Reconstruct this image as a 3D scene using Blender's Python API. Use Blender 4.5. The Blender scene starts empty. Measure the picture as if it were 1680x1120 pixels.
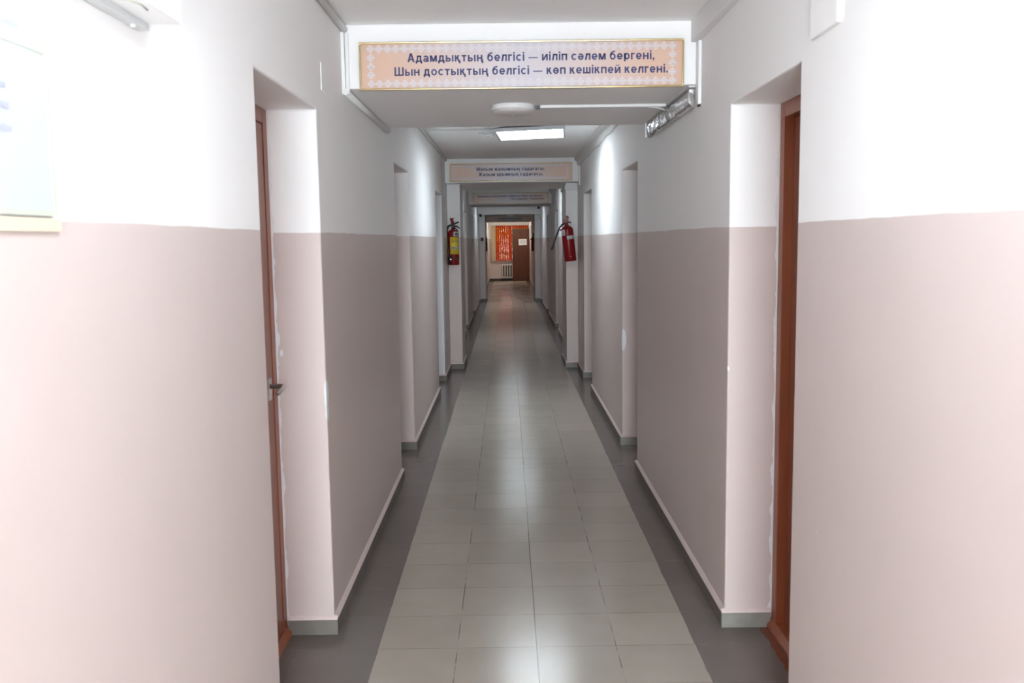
import bpy, bmesh, math, random
from mathutils import Vector, Matrix

random.seed(7)
PI = math.pi
sc = bpy.context.scene
COL = sc.collection

# ------------------------------------------------------------------ camera
F_PX, H_CAM = 1494.7, 1.532
pitch, yaw, roll = math.radians(6.36), math.radians(0.228), math.radians(0.768)
fwd = Vector((math.sin(yaw) * math.cos(pitch), math.cos(yaw) * math.cos(pitch), -math.sin(pitch)))
rgt = Vector((math.cos(yaw), -math.sin(yaw), 0))
dwn = fwd.cross(rgt)
cr, sr = math.cos(roll), math.sin(roll)
r2 = cr * rgt + sr * dwn
d2 = -sr * rgt + cr * dwn
cam_d = bpy.data.cameras.new('camera')
cam = bpy.data.objects.new('camera', cam_d)
COL.objects.link(cam)
cam.matrix_world = Matrix(((r2.x, -d2.x, -fwd.x, 0), (r2.y, -d2.y, -fwd.y, 0),
                           (r2.z, -d2.z, -fwd.z, H_CAM), (0, 0, 0, 1)))
cam_d.sensor_width = 36
cam_d.lens = 36 * F_PX / 1680
cam_d.clip_start = 0.05
cam_d.dof.use_dof = True
cam_d.dof.focus_distance = 8.0
cam_d.dof.aperture_fstop = 7.1
sc.camera = cam

# ------------------------------------------------------------------ world, daylight, exposure
W = bpy.data.worlds.new('world')
sc.world = W
W.use_nodes = True
wn = W.node_tree.nodes
sky = wn.new('ShaderNodeTexSky')
sky.sky_type = 'NISHITA'
sky.sun_disc = False
sky.sun_elevation = math.radians(38)
sky.sun_rotation = math.radians(150)
wn['Background'].inputs[1].default_value = 0.26
W.node_tree.links.new(sky.outputs[0], wn['Background'].inputs[0])

sun_d = bpy.data.lights.new('sun', 'SUN')
sun_d.energy = 2.5
sun_d.angle = math.radians(2)
sun_d.color = (1.0, .93, .82)
sun = bpy.data.objects.new('sun', sun_d)
COL.objects.link(sun)
sun.rotation_euler = (math.radians(42), 0, math.radians(35))

# unseen area light added for daylight from behind the photographer; no window built
DAY_W = 128.0
ad = bpy.data.lights.new('rear_daylight_fill', 'AREA')
ad.shape = 'RECTANGLE'
ad.size, ad.size_y = 1.36, 1.60
ad.energy = DAY_W
ad.color = (.885, .985, 1.055)
ao = bpy.data.objects.new('rear_daylight_fill', ad)
COL.objects.link(ao)
ao.location = (.07, -2.93, 1.12)
ao.rotation_euler = (math.radians(90), 0, 0)

PANEL_L = {'near': 8.2, 'second': 11.5, 'third': 6.8, 'fourth': 6.6, 'end_fill': 13.0}   # radiance of the ceiling lamps; the end one is added fill
sc.view_settings.view_transform = 'Standard'
sc.view_settings.look = 'None'
sc.view_settings.gamma = 1
sc.view_settings.use_curve_mapping = False
sc.view_settings.exposure = 0.92
sc.cycles.max_bounces = 10
sc.cycles.diffuse_bounces = 7
sc.cycles.glossy_bounces = 4
sc.cycles.transmission_bounces = 6
sc.cycles.transparent_max_bounces = 8
sc.cycles.caustics_reflective = False
sc.cycles.caustics_refractive = False
sc.cycles.sample_clamp_indirect = 6.0
sc.cycles.use_denoising = True

# ------------------------------------------------------------------ materials
def new_mat(name):
    m = bpy.data.materials.new(name)
    m.use_nodes = True
    nt = m.node_tree
    return m, nt, nt.nodes['Principled BSDF']

def N(nt, typ, **kw):
    n = nt.nodes.new(typ)
    for k, v in kw.items():
        setattr(n, k, v)
    return n

def setv(nt, sock, v):
    if isinstance(v, bpy.types.NodeSocket):
        nt.links.new(v, sock)
    else:
        sock.default_value = v

def M(nt, op, a, b=0.0, c=0.0):
    n = N(nt, 'ShaderNodeMath', operation=op)
    for i, v in enumerate((a, b, c)):
        setv(nt, n.inputs[i], v)
    return n.outputs[0]

def MIX(nt, f, a, b):
    n = N(nt, 'ShaderNodeMix', data_type='RGBA')
    setv(nt, n.inputs[0], f)
    for s, v in ((n.inputs[6], a), (n.inputs[7], b)):
        setv(nt, s, v if isinstance(v, bpy.types.NodeSocket) else (*v, 1))
    return n.outputs[2]

def XYZ(nt):
    tc = N(nt, 'ShaderNodeTexCoord')
    s = N(nt, 'ShaderNodeSeparateXYZ')
    nt.links.new(tc.outputs['Object'], s.inputs[0])
    return tc.outputs['Object'], s.outputs[0], s.outputs[1], s.outputs[2]

def NOISE(nt, vec, scale, detail=3, rough=.55):
    n = N(nt, 'ShaderNodeTexNoise')
    nt.links.new(vec, n.inputs['Vector'])
    n.inputs['Scale'].default_value = scale
    n.inputs['Detail'].default_value = detail
    n.inputs['Roughness'].default_value = rough
    return n.outputs['Fac']

def BUMP(nt, b, height, strength, dist):
    n = N(nt, 'ShaderNodeBump')
    n.inputs['Strength'].default_value = strength
    n.inputs['Distance'].default_value = dist
    nt.links.new(height, n.inputs['Height'])
    nt.links.new(n.outputs[0], b.inputs['Normal'])

def STEP(nt, v, lo, hi):
    n = N(nt, 'ShaderNodeMapRange')
    setv(nt, n.inputs[0], v)
    n.inputs[1].default_value = lo
    n.inputs[2].default_value = hi
    n.clamp = True
    return n.outputs[0]

def plain(name, col, rough=.5, metal=0.0, spec=.5, var=.06, scale=14, bump=0.0, emit=None):
    m, nt, b = new_mat(name)
    v, x, y, z = XYZ(nt)
    n = NOISE(nt, v, scale)
    lo = tuple(max(0, c * (1 - var)) for c in col)
    hi = tuple(min(1, c * (1 + var)) for c in col)
    nt.links.new(MIX(nt, n, lo, hi), b.inputs['Base Color'])
    b.inputs['Roughness'].default_value = rough
    b.inputs['Metallic'].default_value = metal
    b.inputs['Specular IOR Level'].default_value = spec
    if bump:
        BUMP(nt, b, n, bump, .002)
    if emit:
        b.inputs['Emission Color'].default_value = (*emit[0], 1)
        b.inputs['Emission Strength'].default_value = emit[1]
    return m

WHITE = (.90, .90, .90)
PINK = (.635, .548, .524)
PAINT_Z = 1.570

XL, XR = -.70, .84      # the two corridor walls
REC = .185              # depth of the door recesses
def wall_mat(name, chips=(), white_y=None):
    """white distemper above, glossy pink oil paint below, worn spots of filler"""
    m, nt, b = new_mat(name)
    v, x, y, z = XYZ(nt)
    wob = M(nt, 'MULTIPLY', M(nt, 'SUBTRACT', NOISE(nt, v, 2.2, 4), .5), .018)
    zz = M(nt, 'ADD', z, wob)
    f = STEP(nt, zz, PAINT_Z - .0012, PAINT_Z + .0012)
    cl = NOISE(nt, v, 1.3, 4)
    fine = NOISE(nt, v, 55, 3)
    pink = MIX(nt, cl, tuple(c * .955 for c in PINK), tuple(c * 1.045 for c in PINK))
    white = MIX(nt, cl, tuple(c * .965 for c in WHITE), tuple(min(1, c * 1.02) for c in WHITE))
    col = MIX(nt, f, pink, white)
    gloss = M(nt, 'SUBTRACT', 1.0, f)
    if white_y:
        a, c = white_y
        w = M(nt, 'MULTIPLY', M(nt, 'GREATER_THAN', y, a), M(nt, 'LESS_THAN', M(nt, 'ADD', y, wob), c))
        col = MIX(nt, w, col, (.78, .785, .80))
    for (cx, cy, cz, rx, ry, rz) in chips:
        dx = M(nt, 'DIVIDE', M(nt, 'SUBTRACT', x, cx), rx)
        dy = M(nt, 'DIVIDE', M(nt, 'SUBTRACT', y, cy), ry)
        dz = M(nt, 'DIVIDE', M(nt, 'SUBTRACT', z, cz), rz)
        d = M(nt, 'ADD', M(nt, 'MULTIPLY', dx, dx), M(nt, 'ADD', M(nt, 'MULTIPLY', dy, dy), M(nt, 'MULTIPLY', dz, dz)))
        d = M(nt, 'ADD', d, M(nt, 'MULTIPLY', M(nt, 'SUBTRACT', NOISE(nt, v, 40, 3), .5), 1.2))
        col = MIX(nt, M(nt, 'LESS_THAN', d, 1.0), col, (.80, .83, .86))
    # ragged white filler line where the plaster meets the door frames
    rag = M(nt, 'ADD', .004, M(nt, 'MULTIPLY', STEP(nt, NOISE(nt, v, 9, 5), .45, .75), .016))
    dep = M(nt, 'SUBTRACT', XL - REC, x) if name.endswith('left') else M(nt, 'SUBTRACT', x, XR + REC)
    col = MIX(nt, M(nt, 'GREATER_THAN', M(nt, 'ADD', dep, rag), 0.0), col, (.82, .83, .86))
    nt.links.new(col, b.inputs['Base Color'])
    r = M(nt, 'ADD', M(nt, 'MULTIPLY', f, .32), .36)
    nt.links.new(r, b.inputs['Roughness'])
    nt.links.new(M(nt, 'ADD', M(nt, 'MULTIPLY', gloss, .30), .18), b.inputs['Specular IOR Level'])
    h = M(nt, 'ADD', M(nt, 'MULTIPLY', fine, .25), M(nt, 'MULTIPLY', NOISE(nt, v, 3.5, 2), 2.0))
    BUMP(nt, b, h, .35, .004)
    return m

m_wall_l = wall_mat('wall_paint_left', chips=((-.70, 3.455, .955, .008, .04, .055), (-.70, 3.46, .88, .006, .03, .03), (-.865, 3.45, 1.115, .006, .02, .013), (-.68, 4.1, 1.05, .02, .006, .006)),
                    white_y=(9.915, 10.17))
m_wall_r = wall_mat('wall_paint_right', chips=((.848, 6.68, .79, .022, .05, .075), (.84, 3.46, 1.03, .007, .009, .009), (.84, 2.43, .725, .02, .0035, .004)))
m_wall_e = wall_mat('wall_paint_end_right')
m_ceil = plain('ceiling_distemper', (.90, .90, .895), .8, var=.02, scale=1.5, bump=.05)
m_beam = plain('beam_distemper', (.90, .90, .90), .7, var=.02, scale=1.5, bump=.05)
m_white = plain('white_plastic', (.83, .84, .84), .4, var=.015)
m_grey_pl = plain('grey_plastic', (.62, .65, .66), .45, var=.02)
m_black = plain('black_plastic', (.018, .018, .02), .45, var=.1)
m_steel = plain('brushed_steel', (.55, .54, .52), .3, metal=1.0, var=.05)
m_bead = plain('caulk_bead', (.66, .56, .54), .5, var=.05, scale=30)
m_red = plain('red_enamel', (.25, .009, .012), .33, spec=.35, var=.06)
m_dred = plain('dark_red_plastic', (.16, .012, .014), .4)
m_yellow = plain('yellow_label', (.72, .55, .05), .5, var=.08, scale=30)
m_sticker = plain('grey_sticker', (.62, .64, .66), .5, var=.06)
m_seal = plain('slate_print', (.12, .14, .17), .6)
m_rad = plain('radiator_enamel', (.72, .68, .62), .4, var=.03)
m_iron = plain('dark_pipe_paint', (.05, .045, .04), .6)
m_cream = None
m_paper = plain('white_paper', (.82, .83, .85), .7, var=.02)
m_ink = plain('grey_blue_print', (.25, .32, .42), .7)
m_inkfaint = plain('faint_blue_print', (.46, .47, .60), .7)
m_pgreen = plain('pale_green_print', (.53, .57, .485), .5, var=.02)
m_pyel = plain('pale_yellow_strip', (.68, .60, .47), .5, var=.02)
m_board = plain('poster_film', (.525, .56, .615), .35, var=.01)
m_navy = plain('navy_lettering', (.045, .05, .16), .45, var=.02)
m_orn = plain('lavender_print', (.68, .65, .69), .45, var=.02)
m_base_g = plain('grey_tile_skirting', (.150, .125, .110), .5, var=.2, scale=9)
m_led = {k: plain('lit_diffuser_' + k, (.9, .92, .95), .4, emit=((1.0, .90, .76) if k == 'end_fill' else (.88, .985, 1.055), e)) for k, e in PANEL_L.items()}
m_alu = plain('white_aluminium_frame', (.60, .63, .66), .4, var=.02)
m_dome = plain('frosted_white_glass', (.64, .62, .60), .3, var=.02)
m_bark = plain('tree_bark', (.10, .07, .05), .9, var=.3)

def gold_mat():
    m, nt, b = new_mat('gold_moulding')
    v, x, y, z = XYZ(nt)
    n = NOISE(nt, v, 4, 3)
    nt.links.new(MIX(nt, n, (.72, .56, .28), (.86, .72, .42)), b.inputs['Base Color'])
    b.inputs['Metallic'].default_value = 1
    b.inputs['Roughness'].default_value = .2
    BUMP(nt, b, n, .3, .01)
    return m
m_gold = gold_mat()

def foil_mat():
    m, nt, b = new_mat('crinkled_silver_foil')
    v, x, y, z = XYZ(nt)
    n = NOISE(nt, v, 9, 3)
    b.inputs['Base Color'].default_value = (.93, .93, .95, 1)
    b.inputs['Metallic'].default_value = 1
    b.inputs['Roughness'].default_value = .22
    BUMP(nt, b, n, .5, .02)
    return m
m_foil = foil_mat()

def sign_mat():
    m, nt, b = new_mat('peach_to_lavender_print')
    v, x, y, z = XYZ(nt)
    d = M(nt, 'ABSOLUTE', x)
    f = STEP(nt, M(nt, 'ADD', d, M(nt, 'MULTIPLY', M(nt, 'ABSOLUTE', z), -.9)), .02, .56)
    nt.links.new(MIX(nt, f, (.61, .575, .62), (.68, .465, .355)), b.inputs['Base Color'])
    b.inputs['Roughness'].default_value = .3
    return m
m_sign = sign_mat()

def wood_mat(name, c1, c2, rough=.32):
    m, nt, b = new_mat(name)
    tc = N(nt, 'ShaderNodeTexCoord')
    mp = N(nt, 'ShaderNodeMapping')
    mp.inputs['Scale'].default_value = (9, 9, .7)
    nt.links.new(tc.outputs['Object'], mp.inputs[0])
    n = NOISE(nt, mp.outputs[0], 3, 5)
    nt.links.new(MIX(nt, STEP(nt, n, .3, .7), c1, c2), b.inputs['Base Color'])
    b.inputs['Roughness'].default_value = rough
    BUMP(nt, b, n, .08, .002)
    return m
m_door = wood_mat('brown_door_paint', (.185, .050, .023), (.245, .068, .030))
m_jamb = wood_mat('red_brown_frame_paint', (.22, .058, .024), (.29, .080, .034))
m_leaf = wood_mat('walnut_laminate', (.07, .02, .008), (.125, .036, .014), .5)

def floor_mat():
    m, nt, b = new_mat('porcelain_floor_tiles')
    v, x, y, z = XYZ(nt)
    T, X0, Y0 = .30, .0916, 3.301
    wx = M(nt, 'MULTIPLY', M(nt, 'SUBTRACT', NOISE(nt, v, 1.1, 2), .5), .006)
    ux = M(nt, 'DIVIDE', M(nt, 'SUBTRACT', M(nt, 'ADD', x, wx), X0), T)
    uy = M(nt, 'DIVIDE', M(nt, 'SUBTRACT', M(nt, 'ADD', y, wx), Y0), T)
    def dist(u):
        fr = M(nt, 'FRACT', M(nt, 'ADD', u, 100.5))
        return M(nt, 'MULTIPLY', M(nt, 'ABSOLUTE', M(nt, 'SUBTRACT', fr, .5)), T)
    dx, dy = dist(ux), dist(uy)
    # tile id noise
    ix = M(nt, 'FLOOR', M(nt, 'ADD', ux, 100.0))
    iy = M(nt, 'FLOOR', M(nt, 'ADD', uy, 100.0))
    cv = N(nt, 'ShaderNodeCombineXYZ')
    nt.links.new(ix, cv.inputs[0]); nt.links.new(iy, cv.inputs[1])
    wh = N(nt, 'ShaderNodeTexWhiteNoise', noise_dimensions='2D')
    nt.links.new(cv.outputs[0], wh.inputs[0])
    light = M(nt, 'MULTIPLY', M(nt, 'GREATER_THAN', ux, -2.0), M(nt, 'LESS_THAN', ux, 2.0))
    fine = NOISE(nt, v, 260, 2)
    cloud = NOISE(nt, v, 6, 4)
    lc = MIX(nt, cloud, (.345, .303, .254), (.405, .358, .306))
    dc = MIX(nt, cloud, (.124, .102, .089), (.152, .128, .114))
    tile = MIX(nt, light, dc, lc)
    tv = M(nt, 'ADD', .955, M(nt, 'MULTIPLY', wh.outputs[0], .09))
    tv = M(nt, 'MULTIPLY', tv, M(nt, 'ADD', .96, M(nt, 'MULTIPLY', fine, .08)))
    hs = N(nt, 'ShaderNodeHueSaturation')
    nt.links.new(tile, hs.inputs['Color'])
    nt.links.new(tv, hs.inputs['Value'])
    # grout: lengthwise joints clear, cross joints thin, the middle one dark
    gn = NOISE(nt, v, 7, 3)
    gl = M(nt, 'LESS_THAN', dx, .0022)
    gc = M(nt, 'LESS_THAN', dy, .0012)
    edge = M(nt, 'GREATER_THAN', M(nt, 'ABSOLUTE', ux), 1.5)
    gl = M(nt, 'MULTIPLY', gl, M(nt, 'SUBTRACT', 1.0, M(nt, 'MULTIPLY', edge, M(nt, 'LESS_THAN', gn, .55))))
    mid = M(nt, 'LESS_THAN', M(nt, 'ABSOLUTE', ux), .5)
    gcol = MIX(nt, mid, MIX(nt, STEP(nt, gn, .44, .58), (.34, .31, .28), (.16, .13, .11)),
               MIX(nt, gn, (.05, .042, .038), (.13, .10, .08)))
    ccol = MIX(nt, light, MIX(nt, STEP(nt, gn, .45, .6), (.13, .115, .105), (.32, .29, .27)),
               MIX(nt, STEP(nt, gn, .40, .62), (.23, .20, .18), (.06, .05, .045)))
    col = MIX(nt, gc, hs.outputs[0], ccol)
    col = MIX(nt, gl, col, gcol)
    # brown paint dripped at the nearest right door sill
    st = M(nt, 'MULTIPLY', M(nt, 'GREATER_THAN', M(nt, 'ADD', x, M(nt, 'MULTIPLY', M(nt, 'SUBTRACT', gn, .5), .07)), .975),
           M(nt, 'LESS_THAN', y, 3.46))
    col = MIX(nt, st, col, (.17, .055, .03))
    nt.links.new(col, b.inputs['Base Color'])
    b.inputs['Roughness'].default_value = .21
    b.inputs['Specular IOR Level'].default_value = .5
    return m
m_floor = floor_mat()

def slat_mat(name, col, tr):
    m = bpy.data.materials.new(name)
    m.use_nodes = True
    nt = m.node_tree
    nt.nodes.clear()
    out = N(nt, 'ShaderNodeOutputMaterial')
    d = N(nt, 'ShaderNodeBsdfDiffuse'); t = N(nt, 'ShaderNodeBsdfTranslucent')
    tc = N(nt, 'ShaderNodeTexCoord')
    n = NOISE(nt, tc.outputs['Object'], 20, 2)
    c = MIX(nt, n, tuple(k * .94 for k in col), col)
    nt.links.new(c, d.inputs[0]); nt.links.new(c, t.inputs[0])
    mx = N(nt, 'ShaderNodeMixShader')
    mx.inputs[0].default_value = tr
    nt.links.new(d.outputs[0], mx.inputs[1]); nt.links.new(t.outputs[0], mx.inputs[2])
    nt.links.new(mx.outputs[0], out.inputs[0])
    return m
m_slat = slat_mat('orange_blind_fabric', (.85, .135, .028), .6)
m_slat_c = slat_mat('cream_blind_fabric', (.78, .66, .46), .5)
m_leafg = slat_mat('sunlit_leaves', (.30, .30, .05), .4)

def glass_mat():
    m = bpy.data.materials.new('window_glass')
    m.use_nodes = True
    nt = m.node_tree
    nt.nodes.clear()
    out = N(nt, 'ShaderNodeOutputMaterial')
    t = N(nt, 'ShaderNodeBsdfTransparent'); g = N(nt, 'ShaderNodeBsdfGlossy')
    t.inputs[0].default_value = (.95, .97, .96, 1)
    g.inputs['Roughness'].default_value = .02
    mx = N(nt, 'ShaderNodeMixShader')
    mx.inputs[0].default_value = .008
    nt.links.new(t.outputs[0], mx.inputs[1]); nt.links.new(g.outputs[0], mx.inputs[2])
    nt.links.new(mx.outputs[0], out.inputs[0])
    return m
m_glass = glass_mat()
m_grass = plain('outdoor_lawn', (.07, .11, .03), .9, var=.3)

# ------------------------------------------------------------------ mesh helpers
class MB:
    def __init__(s):
        s.bm = bmesh.new()
    def box(s, x0, x1, y0, y1, z0, z1, mi=0):
        v = [s.bm.verts.new((x, y, z)) for x in (x0, x1) for y in (y0, y1) for z in (z0, z1)]
        for q in ((0, 1, 3, 2), (4, 6, 7, 5), (0, 4, 5, 1), (2, 3, 7, 6), (0, 2, 6, 4), (1, 5, 7, 3)):
            f = s.bm.faces.new([v[i] for i in q]); f.material_index = mi
        return v
    def prism(s, poly, axis, a, b, mi=0):
        """poly: 2-D points in the plane across axis ('x': (y,z), 'y': (x,z), 'z': (x,y))"""
        def P(p, t):
            return {'x': (t, p[0], p[1]), 'y': (p[0], t, p[1]), 'z': (p[0], p[1], t)}[axis]
        A = [s.bm.verts.new(P(p, a)) for p in poly]
        B = [s.bm.verts.new(P(p, b)) for p in poly]
        n = len(poly)
        fs = [s.bm.faces.new(A), s.bm.faces.new(B[::-1])]
        for i in range(n):
            fs.append(s.bm.faces.new((A[i], B[i], B[(i + 1) % n], A[(i + 1) % n])))
        for f in fs:
            f.material_index = mi
        return A + B
    def tube(s, pts, r, seg=10, mi=0, cap=True):
        pts = [Vector(p) for p in pts]
        rings = []
        up = None
        for i, p in enumerate(pts):
            t = (pts[min(i + 1, len(pts) - 1)] - pts[max(i - 1, 0)]).normalized()
            if up is None:
                up = Vector((0, 0, 1)) if abs(t.z) < .9 else Vector((1, 0, 0))
            a = t.cross(up).normalized()
            up = a.cross(t).normalized()
            rr = r[i] if isinstance(r, (list, tuple)) else r
            rings.append([s.bm.verts.new(p + rr * (math.cos(2 * PI * k / seg) * a + math.sin(2 * PI * k / seg) * up)) for k in range(seg)])
        for A, B in zip(rings, rings[1:]):
            for k in range(seg):
                f = s.bm.faces.new((A[k], A[(k + 1) % seg], B[(k + 1) % seg], B[k]))
                f.material_index = mi; f.smooth = True
        if cap:
            s.bm.faces.new(rings[0][::-1]).material_index = mi
            s.bm.faces.new(rings[-1]).material_index = mi
        return [v for R in rings for v in R]
    def lathe(s, prof, c=(0, 0, 0), seg=32, mi=0, a0=0, a1=2 * PI, axis='z'):
        full = abs(a1 - a0 - 2 * PI) < 1e-6
        n = seg if full else seg + 1
        rings = []
        for (r, z) in prof:
            ring = []
            for k in range(n):
                a = a0 + (a1 - a0) * k / seg
                x, y = r * math.cos(a), r * math.sin(a)
                p = (x, y, z) if axis == 'z' else (x, -z, y)
                ring.append(s.bm.verts.new((p[0] + c[0], p[1] + c[1], p[2] + c[2])))
            rings.append(ring)
        for A, B in zip(rings, rings[1:]):
            for k in range(seg if full else seg):
                j = (k + 1) % n
                f = s.bm.faces.new((A[k], A[j], B[j], B[k]))
                f.material_index = mi; f.smooth = True
        if full:
            if prof[0][0] > 1e-5: s.bm.faces.new(rings[0][::-1])
            if prof[-1][0] > 1e-5: s.bm.faces.new(rings[-1])
        return [v for R in rings for v in R]
    def build(s, name, mats, parent=None, loc=(0, 0, 0), rot=(0, 0, 0), bevel=0, seg=2, merge=True):
        if merge:
            bmesh.ops.remove_doubles(s.bm, verts=s.bm.verts, dist=1e-6)
        bmesh.ops.recalc_face_normals(s.bm, faces=s.bm.faces)
        me = bpy.data.meshes.new(name)
        s.bm.to_mesh(me)
        s.bm.free()
        for m in (mats if isinstance(mats, (list, tuple)) else [mats]):
            me.materials.append(m)
        o = bpy.data.objects.new(name, me)
        COL.objects.link(o)
        o.location = loc
        o.rotation_euler = rot
        if parent:
            o.parent = parent
        if bevel:
            b = o.modifiers.new('bevel', 'BEVEL')
            b.width = bevel; b.segments = seg; b.limit_method = 'ANGLE'; b.angle_limit = math.radians(40)
        return o

def empty(name, loc=(0, 0, 0), rot=(0, 0, 0)):
    o = bpy.data.objects.new(name, None)
    COL.objects.link(o)
    o.location = loc
    o.rotation_euler = rot
    o.empty_display_size = .1
    return o

def tag(o, label, cat, group=None, kind=None):
    o['label'] = label
    o['category'] = cat
    if group: o['group'] = group
    if kind: o['kind'] = kind
    return o

def struct(o, label, cat):
    return tag(o, label, cat, kind='structure')

# bold sans-serif lettering drawn stroke by stroke (cap height 1, x-height .74)
XH = .74
def V(x, a, b): return ('q', (x - .098, a), (x + .098, a), (x + .098, b), (x - .098, b))
def Hb(y, a, b): return ('q', (a, y - .082), (b, y - .082), (b, y + .082), (a, y + .082))
def D(x0, y0, x1, y1, w=.112): return ('q', (x0 - w, y0), (x0 + w, y0), (x1 + w, y1), (x1 - w, y1))
def A(cx, cy, rx, ry, a0=0, a1=360, t=.195): return ('a', cx, cy, rx, ry, a0, a1, t)
_V = lambda x: V(x, 0, XH)
_ya = [_V(.1), Hb(.385, .1, .36), A(.33, .235, .27, .235, -90, 90), Hb(.082, .1, .34)]
_k = [_V(.1), D(.22, .30, .46, XH), D(.52, 0, .30, .44)]
_n = [_V(.1), _V(.57), Hb(.38, .1, .57)]
_i = [_V(.1), _V(.60), D(.14, .02, .56, .72)]
_g = [_V(.1), Hb(.658, 0, .46)]
_u = [D(.10, XH, .31, .20), D(.54, XH, .33, .20), V(.32, -.22, .3)]
GL = {
 'а': (.64, [V(.53, 0, .5), A(.315, .49, .313, .25, 0, 160), A(.27, .215, .27, .225)]),
 'б': (.70, [A(.34, .36, .34, .37), A(.47, .48, .465, .50, 100, 185), Hb(.92, .40, .62)]),
 'в': (.64, [_V(.1), Hb(.658, 0, .34), A(.34, .555, .23, .185, -90, 90, .17), Hb(.385, 0, .36), A(.36, .205, .27, .205, -90, 90, .18), Hb(.082, 0, .37)]),
 'г': (.46, _g), 'ғ': (.46, _g + [Hb(.34, -.07, .36)]),
 'д': (.74, [Hb(.082, 0, .74), V(.085, -.18, .1), V(.655, -.18, .1), _V(.56), Hb(.658, .15, .6), D(.18, .08, .24, XH, .09)]),
 'е': (.68, [A(.34, .37, .34, .375, 0, 322), Hb(.35, .12, .655)]),
 'ә': (.68, [A(.34, .37, .34, .375, 180, 502), Hb(.39, .03, .56)]),
 'ж': (.92, [_V(.46), D(.11, 0, .34, .42), D(.13, XH, .36, .32), D(.81, 0, .58, .42), D(.79, XH, .56, .32)]),
 'и': (.70, _i), 'й': (.70, _i + [A(.35, 1.0, .21, .17, 180, 360, .10)]),
 'і': (.20, [_V(.1), V(.1, .83, 1.0)]),
 'к': (.62, _k), 'қ': (.66, _k + [V(.58, -.2, .1), Hb(.082, .46, .66)]),
 'л': (.66, [_V(.56), Hb(.658, .15, .6), D(.10, 0, .24, XH)]),
 'м': (.84, [_V(.1), _V(.74), D(.14, XH, .42, .02), D(.70, XH, .42, .02)]),
 'н': (.67, _n), 'ң': (.74, _n + [V(.66, -.2, .1), Hb(.082, .55, .74)]),
 'о': (.70, [A(.35, .37, .35, .375)]), 'ө': (.70, [A(.35, .37, .35, .375), Hb(.37, .12, .58)]),
 'п': (.66, [_V(.1), _V(.56), Hb(.658, 0, .65)]),
 'р': (.68, [V(.1, -.22, XH), A(.36, .37, .32, .375)]),
 'с': (.64, [A(.34, .37, .34, .375, 42, 318)]),
 'т': (.60, [_V(.3), Hb(.658, 0, .6)]),
 'ұ': (.64, _u + [Hb(.02, .10, .54)]), 'ү': (.64, _u),
 'х': (.62, [D(.11, 0, .51, XH), D(.51, 0, .11, XH)]),
 'ы': (.92, _ya + [_V(.82)]),
 'ш': (.90, [_V(.1), _V(.45), _V(.80), Hb(.082, 0, .9)]),
 'А': (.84, [D(.11, 0, .40, 1), D(.73, 0, .44, 1), Hb(.30, .2, .64)]),
 'Б': (.74, [V(.1, 0, 1), Hb(.918, 0, .66), Hb(.55, 0, .4), A(.40, .315, .33, .318, -90, 90), Hb(.082, 0, .42)]),
 'В': (.76, [V(.1, 0, 1), Hb(.918, 0, .4), A(.40, .755, .29, .245, -90, 90), Hb(.53, 0, .42), A(.42, .28, .33, .28, -90, 90), Hb(.082, 0, .43)]),
 'Е': (.68, [V(.1, 0, 1), Hb(.918, 0, .66), Hb(.52, 0, .62), Hb(.082, 0, .68)]),
 'Ж': (1.10, [V(.55, 0, 1), D(.12, 0, .42, .56), D(.14, 1, .44, .44), D(.98, 0, .68, .56), D(.96, 1, .66, .44)]),
 'М': (1.0, [V(.1, 0, 1), V(.9, 0, 1), D(.14, 1, .5, .02), D(.86, 1, .5, .02)]),
 'С': (.86, [A(.46, .5, .46, .52, 42, 318, .21)]),
 'Т': (.80, [V(.4, 0, 1), Hb(.918, 0, .8)]),
 'Ш': (1.10, [V(.1, 0, 1), V(.55, 0, 1), V(1.0, 0, 1), Hb(.082, 0, 1.1)]),
 '—': (1.10, [('q', (0, .28), (1.10, .28), (1.10, .40), (0, .40))]), '-': (.36, [Hb(.31, 0, .36)]),
 ',': (.20, [V(.1, 0, .19), D(.05, -.18, .14, .02, .055)]), '.': (.20, [V(.1, 0, .19)]),
}
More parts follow.
